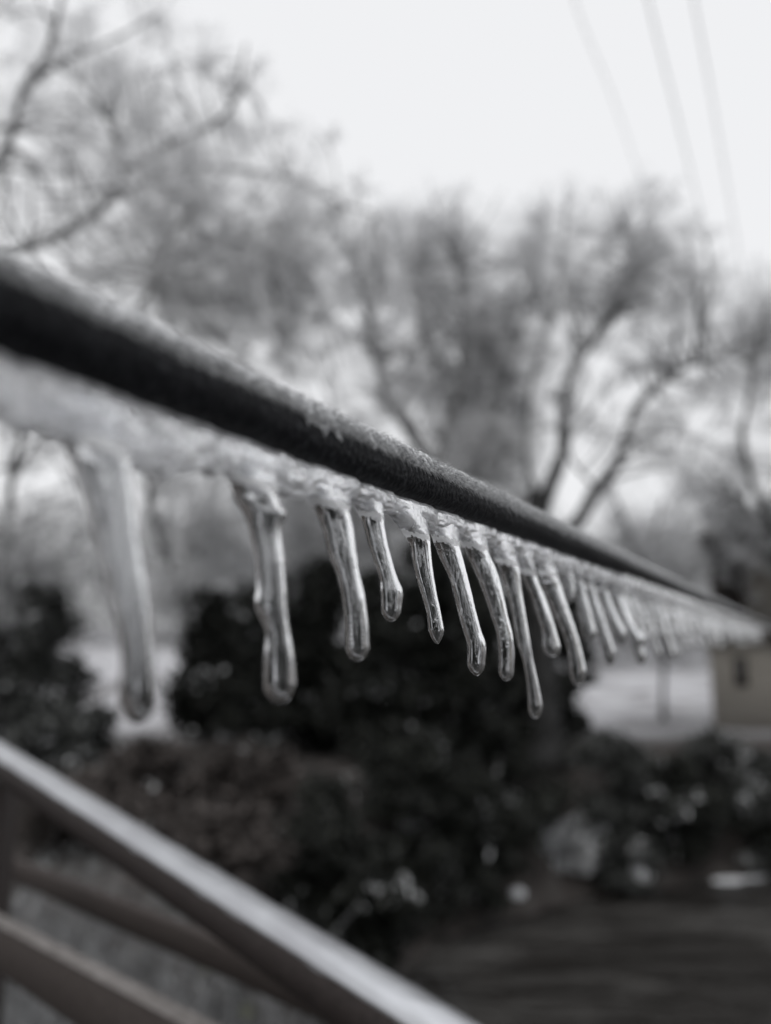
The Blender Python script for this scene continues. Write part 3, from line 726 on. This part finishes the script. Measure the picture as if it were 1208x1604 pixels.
def evergreen(label, depth, px, pytop, wpx, seed, m='leaf', n=7000, leaf=.11, name='evergreen_tree', cat='tree', group='dark evergreens on the far bank', shape=1.0, base=None, ice=.2):
    global rng
    rng = np.random.default_rng(seed)
    p = Pn(px, 1000, depth); bz = gz(p[0], p[1]); top = Pn(px, pytop, depth)[2]; H = top - bz
    root = empty(name, Vector((p[0], p[1], bz)), label, cat, group)
    R = wpx / 2 / FPX * depth
    t = np.linspace(0, 1, 20); tr = np.stack([p[0] + .05 * vnoise(t * 3, seed, 0), p[1] + .05 * vnoise(t * 3, seed, 1), bz - .1 + t * (H * .96)], -1)
    g = Geo(); g.add(*tube(tr, np.linspace(.09 * H / 5, .012, 20), 8, .15)); g.build('trunk', M['bark'], root)
    # boughs with clumps of foliage
    nb = int(34 * H / 4) + 10
    gb = Geo(); C = []
    for k in range(nb):
        h = rng.uniform(.04, .97); prof = (1 - h) ** .6 * (.55 + .45 * min(1, h * 6)) if shape == 1 else math.sqrt(max(.05, 1 - (h * 1.9 - .9) ** 2))
        L = R * prof * rng.uniform(.65, 1.2); a = rng.uniform(0, 6.283)
        s = np.array([p[0], p[1], bz + h * H]); e = s + np.array([math.cos(a) * L, math.sin(a) * L, rng.uniform(-.1, .35) * L])
        q = np.linspace(0, 1, 5)[:, None]; bb = s * (1 - q) + e * q; bb[:, 2] += .12 * L * np.sin(q[:, 0] * 3)
        gb.add(*tube(bb, np.linspace(.014, .005, 5), 4))
        nl = max(10, int(n / nb)); tq = rng.uniform(.1, 1.05, nl) ** .8
        cc = s + (e - s) * tq[:, None] + rng.normal(0, 1, (nl, 3)) * np.array([.16, .16, .13]) * (R * .9)
        C.append(cc)
    C = np.concatenate(C); C[:, 2] = np.maximum(C[:, 2], bz + .02)
    gb.build('boughs', M['bark'], root)
    sel = (vnoise(C[:, 0] * 2.2, C[:, 1] * 2.2, C[:, 2] * 2.2, seed) > .5) & (rng.uniform(0, 1, len(C)) < ice)
    link('foliage', *cards(C[~sel], leaf), M[m], root, smooth=False)
    if sel.sum() > 20: link('iced_foliage', *cards(C[sel], leaf * .9), M['snowleaf'], root, smooth=False)
    return root
M['snowleaf'] = principled('frosted_leaves', (.25, .255, .26), (.60, .61, .62), 2.5, .6, 0, .01, 4, .3)
EV = [ # px, top, width, depth, leaf material, label
 (60, 890, 170, 15.5, 'leaf_mid', 'dark evergreen at the left edge behind the largest icicle'),
 (-30, 860, 150, 16.5, 'leaf_mid', 'evergreen cut off by the left edge of the photo'),
 (330, 930, 130, 17.0, 'leaf', 'narrow dark evergreen between the two largest icicles'),
 (420, 895, 150, 15.5, 'leaf', 'dark evergreen behind the kinked icicle'),
 (505, 860, 150, 16.2, 'leaf', 'dark evergreen behind the round ended third icicle'),
 (590, 900, 160, 14.6, 'leaf', 'broad black evergreen below the shortest sharp icicle'),
 (670, 835, 150, 16.0, 'leaf', 'dark evergreen behind the thin pointed icicle'),
 (750, 880, 160, 15.0, 'leaf', 'dark evergreen behind the faceted icicle tip'),
 (830, 870, 140, 16.5, 'leaf', 'tall dark evergreen at the foot of the forked tree'),
 (890, 890, 90, 17.5, 'leaf', 'slim evergreen at the right end of the dark clump'),
]
EV += [(-160, 850, 260, 15, 'leaf', 'evergreen just outside the left edge'), (-620, 830, 420, 15, 'leaf', 'third evergreen outside the left edge'), (-330, 820, 500, 15, 'leaf', 'big evergreen outside the left edge'),  # unseen trees, added to darken what the icicles refract
       ]
EV += [(470, 850, 150, 20, 'leaf_mid', 'dim grey green evergreen behind the second and third icicles'), (610, 870, 150, 20, 'leaf_mid', 'dim grey green evergreen behind the shortest sharp icicle'),
       (740, 840, 150, 20, 'leaf_mid', 'dim grey green evergreen behind the curved icicle'), (390, 900, 120, 20, 'leaf_mid', 'dim grey green evergreen left of the kinked icicle')]
for k, (px, pt, w, z, m_, lb) in enumerate(EV):
    evergreen(lb, z, px, pt, w, 900 + k, m_, n=8500, leaf=.3 if 'outside' in lb else .11, ice=0 if 'outside' in lb else .2)
def shore_depth(px, off):
    for z_ in np.arange(7, 30, .05):
        p_ = Pn(px, 1000, z_)
        if p_[1] > 7 and shore_dist(p_[0], p_[1]) > off: return float(z_)
    return 20.0
SH = [
 (540, 1215, 200, 13.3, 'leaf', 'low dark shrub by the water, left end of the far bank thicket'),
 (660, 1150, 180, 13.9, 'leaf', 'low dark shrub hanging over the water below the sharp icicles'),
 (780, 1190, 190, 14.6, 'leaf', 'dark rounded shrub at the waterline below the lowest reaching icicle'),
 (950, 1150, 130, 16.2, 'leaf_mid', 'grey green shrub in front of the pale snow patch'),
 (1040, 1195, 130, 16.8, 'leaf', 'dark shrub on the bank in front of the house corner'),
 (1110, 1150, 100, 17.0, 'leaf_mid', 'grey shrub on the bank directly below the house'),
 (1185, 1180, 120, 17.4, 'leaf_mid', 'grey shrub on the bank at the right edge of the photo'),
 (880, 1265, 90, 15.6, 'snowleaf', 'pale frosted bush at the waterline right of the dark thicket'),
 (650, 1270, 70, 12.9, 'snowleaf', 'small pale frosted bush in front of the dark thicket'),
 (465, 1300, 190, 10.5, 'leaf', 'low dark bramble by the water just above the frosted rail'),
 (730, 1290, 130, 13, 'leaf', 'small black shrub trailing into the water left of the pale bush'),
 (1000, 1230, 150, 16, 'leaf', 'dark shrub at the waterline behind the snow capped boulder'),
 (1230, 1200, 170, 16, 'leaf', 'dark shrub at the waterline cut by the right edge, behind the white ice shelf'),
 (570, 1330, 130, 12, 'leaf', 'lowest black shrub at the left end of the waterline'),
 (330, 1290, 200, 8.6, 'brown', 'brown bramble directly above the middle of the frosted rail'),
 (160, 1230, 200, 8.8, 'brown', 'brown bramble above the left half of the frosted rail'),
 (120, 1120, 150, 12.5, 'leaf_mid', 'grey brush behind the upper end of the frosted top rail'),
 (250, 1170, 140, 11.5, 'brown', 'brown bramble on the near bank above the top rail'),
 (400, 1200, 170, 11.2, 'brown', 'brown bramble on the near bank beside the dark evergreens'),
]
M['brown'] = principled('brown_stems', (.028, .024, .022), (.075, .066, .062), 2.5, .7, 0, .01, 4, .2)
for k, (px, pt, w, z, m_, lb) in enumerate(SH):
    if px > 500: z = shore_depth(px, .05 + .5 * (k % 3) / 2)
    evergreen(lb, z, px, pt, w, 950 + k, m_, n=9000 if w > 100 else 2600, leaf=.09, name='shrub', cat='shrub', group='shrubs along the river bank', shape=2, ice=.7 if px > 860 else .22)
# shrubs below the fence on the near bank
NS = [(60, 1370, 5.2, 'near_leaf', 'grey brush seen between the fence rails at the left edge'),
      (200, 1440, 4.6, 'near_leaf', 'grey brush seen under the top rail beside the yellow green leaves'),
      (380, 1500, 4.4, 'near_leaf', 'grey brush at the bottom of the photo below the frosted rail'),
      (60, 1540, 3.9, 'near_leaf', 'grey brush under the lowest fence board in the bottom left corner')]
for k, (px, py, z, m_, lb) in enumerate(NS):
    rng = np.random.default_rng(70 + k)
    q = P(px, py, z); bz = gz(q.x, q.y)
    root = empty('shrub', Vector((q.x, q.y, bz)), lb, 'shrub', 'brush below the fence')
    H = max(.5, q.z + .15 - bz); nn = 520
    A_ = np.array([q.x, q.y, bz - .03]) + rng.normal(0, 1, (nn, 3)) * np.array([.45, .3, 0]); B_ = A_ + rng.normal(0, 1, (nn, 3)) * np.array([.2, .2, .05]) + np.array([0, 0, 1]) * H * rng.uniform(.5, 1.1, (nn, 1))
    v, f, pts = strands(A_, B_, np.full(nn, .006), np.full(nn, .003), .1, 3, 4)
    link('stems', v, f, M['twig_dense'], root)
    pp = pts[:, 2:].reshape(-1, 3); C = pp[rng.integers(0, len(pp), 3600)] + rng.normal(0, .05, (3600, 3))
    link('foliage', *cards(C, .022), M[m_], root, smooth=False)
    if k in (1, 2):
        c0_ = np.array(P((372, 300)[k - 1], (1500, 1480)[k - 1], z)); c1_ = np.array(P((385, 330)[k - 1], (1585, 1500)[k - 1], z))
        C = np.concatenate([c0_ + rng.normal(0, .02, (30, 3)), c1_ + rng.normal(0, .025, (30, 3))])
        link('lichen', *cards(C, .02, .7), M['litter'], root, smooth=False)

# far wood closing the view
rng = np.random.default_rng(77)
nW = 52000
wx_ = rng.uniform(-60, 75, nW); wy_ = rng.uniform(52, 70, nW)
hgt = 9.5 + 3.0 * vnoise(wx_ * .16, 0, 0, 41) + 2.0 * vnoise(wx_ * .5, 0, 0, 42)
hgt = np.where(wx_ > 25, hgt * .9, hgt)
zb = ground_z(wx_, wy_)
A_ = np.stack([wx_, wy_, zb + hgt * rng.uniform(0, 1, nW) ** .9], -1)
dW = rng.normal(0, 1, (nW, 3)) * np.array([.5, .5, .4]) + np.array([0, 0, .8])
v, f, _ = strands(A_, A_ + dW * rng.uniform(.5, 1.6, (nW, 1)), np.full(nW, .035), np.full(nW, .012), .05, 3, 1)
tag(link('distant_wood', v, f, M['twig_dense'], smooth=False), 'far off grey wood on the horizon seen between the nearer trees', 'wood', kind='stuff')

# ------------------------------------------------------------------ house at the right
def box(g, x0, x1, y0, y1, z0, z1):
    v = np.array([(x, y, z_) for z_ in (z0, z1) for x, y in ((x0, y0), (x1, y0), (x1, y1), (x0, y1))])
    g.add(v, [[0, 1, 5, 4], [1, 2, 6, 5], [2, 3, 7, 6], [3, 0, 4, 7], [4, 5, 6, 7], [3, 2, 1, 0]])
HY = 20.5
def hx(px): return P(px, 1000, HY).x
def hz(py): return P(604, py, HY).z
hxl, hxr = hx(1103), hx(1103) + 9
gb = gz(hxl, HY)
house = None
house = empty('house', Vector((hxl, HY, gb)), 'beige house with a dark porch and small window, at the right edge behind the icicles', 'house')
g = Geo(); box(g, hxl, hxr, HY, HY + 8, gb - .3, hz(1000)); g.build('lower_wall', M['wall'], house, False)
g = Geo(); box(g, hx(1162), hxr, HY + .003, HY + 8, hz(1000) + .12, hz(852)); g.build('upper_wall', M['wall'], house, False)
g = Geo(); box(g, hx(1108), hx(1162) - .01, HY + 1.6, HY + 1.75, hz(1000) + .12, hz(858)); g.build('porch_back', M['trim'], house, False)
g = Geo(); box(g, hx(1104), hxr + .3, HY - .25, HY + 8.1, hz(1000), hz(1000) + .118); g.build('porch_floor', M['trim'], house, False)
for a_ in (1112, 1150):
    g = Geo(); box(g, hx(a_), hx(a_) + .14, HY - .1, HY + .04, hz(1000) + .12, hz(852)); g.build('porch_post', M['trim'], house, False)
g = Geo()
rx0, rx1, rz0, rz1 = hx(1098), hxr + .5, hz(850), hz(850) + 1.2
v = np.array([(rx0, HY - .6, rz0), (rx1, HY - .6, rz0), (rx1, HY + 8.6, rz0), (rx0, HY + 8.6, rz0), (rx0 + .2, HY + 4, rz1), (rx1 - .2, HY + 4, rz1),
              (rx0, HY - .6, rz0 + .15), (rx1, HY - .6, rz0 + .15), (rx1, HY + 8.6, rz0 + .15), (rx0, HY + 8.6, rz0 + .15)])
g.add(v, [[0, 1, 7, 6], [6, 7, 5, 4], [9, 4, 5, 8], [1, 2, 8, 7], [3, 0, 6, 9], [2, 3, 9, 8], [3, 2, 1, 0], [6, 4, 9, 9], [7, 8, 5, 5]][:7])
g.add(v[[6, 4, 9, 7, 5, 8]], [[0, 1, 2, 2], [3, 5, 4, 4]])
g.build('roof', M['roof'], house, False)
g = Geo(); box(g, hx(1136), hx(1154), HY - .03, HY + .02, hz(1072), hz(1028)); w_ = g.build('window', M['trim'], house, False)
g = Geo(); box(g, hx(1138), hx(1152), HY - .034, HY - .028, hz(1070), hz(1030)); g.build('pane', M['pane'], w_, False)

house.rotation_euler = (0, 0, math.radians(-25))
# rocks at the waterline and an ice shelf
def rock(px, py, z, r, label, cap=True, seed=0, name='boulder', sq=(1, 1, .7)):
    p = P(px, py, z)
    root = empty(name, p - Vector((0, 0, r * .6)), label, 'rock', 'boulders at the waterline')
    v, f = blob_geo((0, 0, 0), 1.0, 26, 18); nn = 1 + .22 * vnoise(v[:, 0] * 1.7 + seed, v[:, 1] * 1.7, v[:, 2] * 1.7, seed)
    v = v * nn[:, None] * r * np.array(sq)
    link('stone', v + np.array(p), f, M['rock'], root)
    if cap:
        w = v.copy(); w[:, 2] += .035; m_ = w[:, 2] > r * .12
        w = w * np.where(m_, 1.05, .9)[:, None]
        link('snow_cap', w + np.array(p), f, M['snow'], root)
def water_pt(py): # depth where the ray meets the river
    r = ray(900, py); return (0.0 - CAM.z) / r.z
rock(1003, 1378, water_pt(1402), .22, 'round snow capped boulder standing alone in the brown water', seed=3)
rock(808, 1405, water_pt(1425), .16, 'small snow capped boulder at the foot of the dark thicket', seed=5)
rock(622, 1430, water_pt(1455), .17, 'small pale boulder at the left end of the waterline', seed=8)
g = Geo()
q = np.linspace(0, 2 * np.pi, 50, endpoint=False)
cx_, cy_ = P(1125, 1318, 15.4).x, P(1125, 1318, 15.4).y + .3
for zt, k_ in ((-.05, 1.02), (.05, 1.0), (.08, .93), (.09, .6), (.09, .01)):
    rr_ = k_ * (1 + .15 * vnoise(np.cos(q) * 2, np.sin(q) * 2, 0, 9))
    g.v.append(np.stack([cx_ + rr_ * 1.1 * np.cos(q), cy_ + rr_ * .9 * np.sin(q), np.full(50, zt)], -1))
g.f.append(grid_faces(5, 50, True)); g.n = 250
tag(g.build('ice_shelf', M['snow'], None), 'flat white shelf of snow covered ice along the bank at the right edge', 'ice shelf')

# ------------------------------------------------------------------ overhead lines
for (pts, lb, r) in (([(870, -120, 9), (900, 0, 10.5), (955, 140, 13), (1010, 300, 18), (1060, 470, 30)], 'leftmost and faintest of the three overhead wires in the sky', .008),
                  ([(985, -120, 9), (1015, 0, 10.5), (1065, 200, 14), (1105, 370, 20), (1140, 540, 32)], 'middle and darkest of the three overhead wires in the sky', .013),
                  ([(1065, -120, 9), (1087, 0, 10.5), (1120, 180, 14), (1158, 400, 20), (1180, 560, 32)], 'rightmost of the three overhead wires, nearest the edge of the photo', .012)):
    pts = np.array(pts, float); w = Pn(pts[:, 0], pts[:, 1], pts[:, 2])
    s = np.concatenate([[0], np.cumsum(np.linalg.norm(np.diff(w, axis=0), axis=1))])
    c = crom(np.linspace(0, s[-1], 80), s, w)
    tag(link('power_line', *tube(c, np.full(80, r * .75), 6), M['wire']), lb, 'power line', 'overhead power lines')
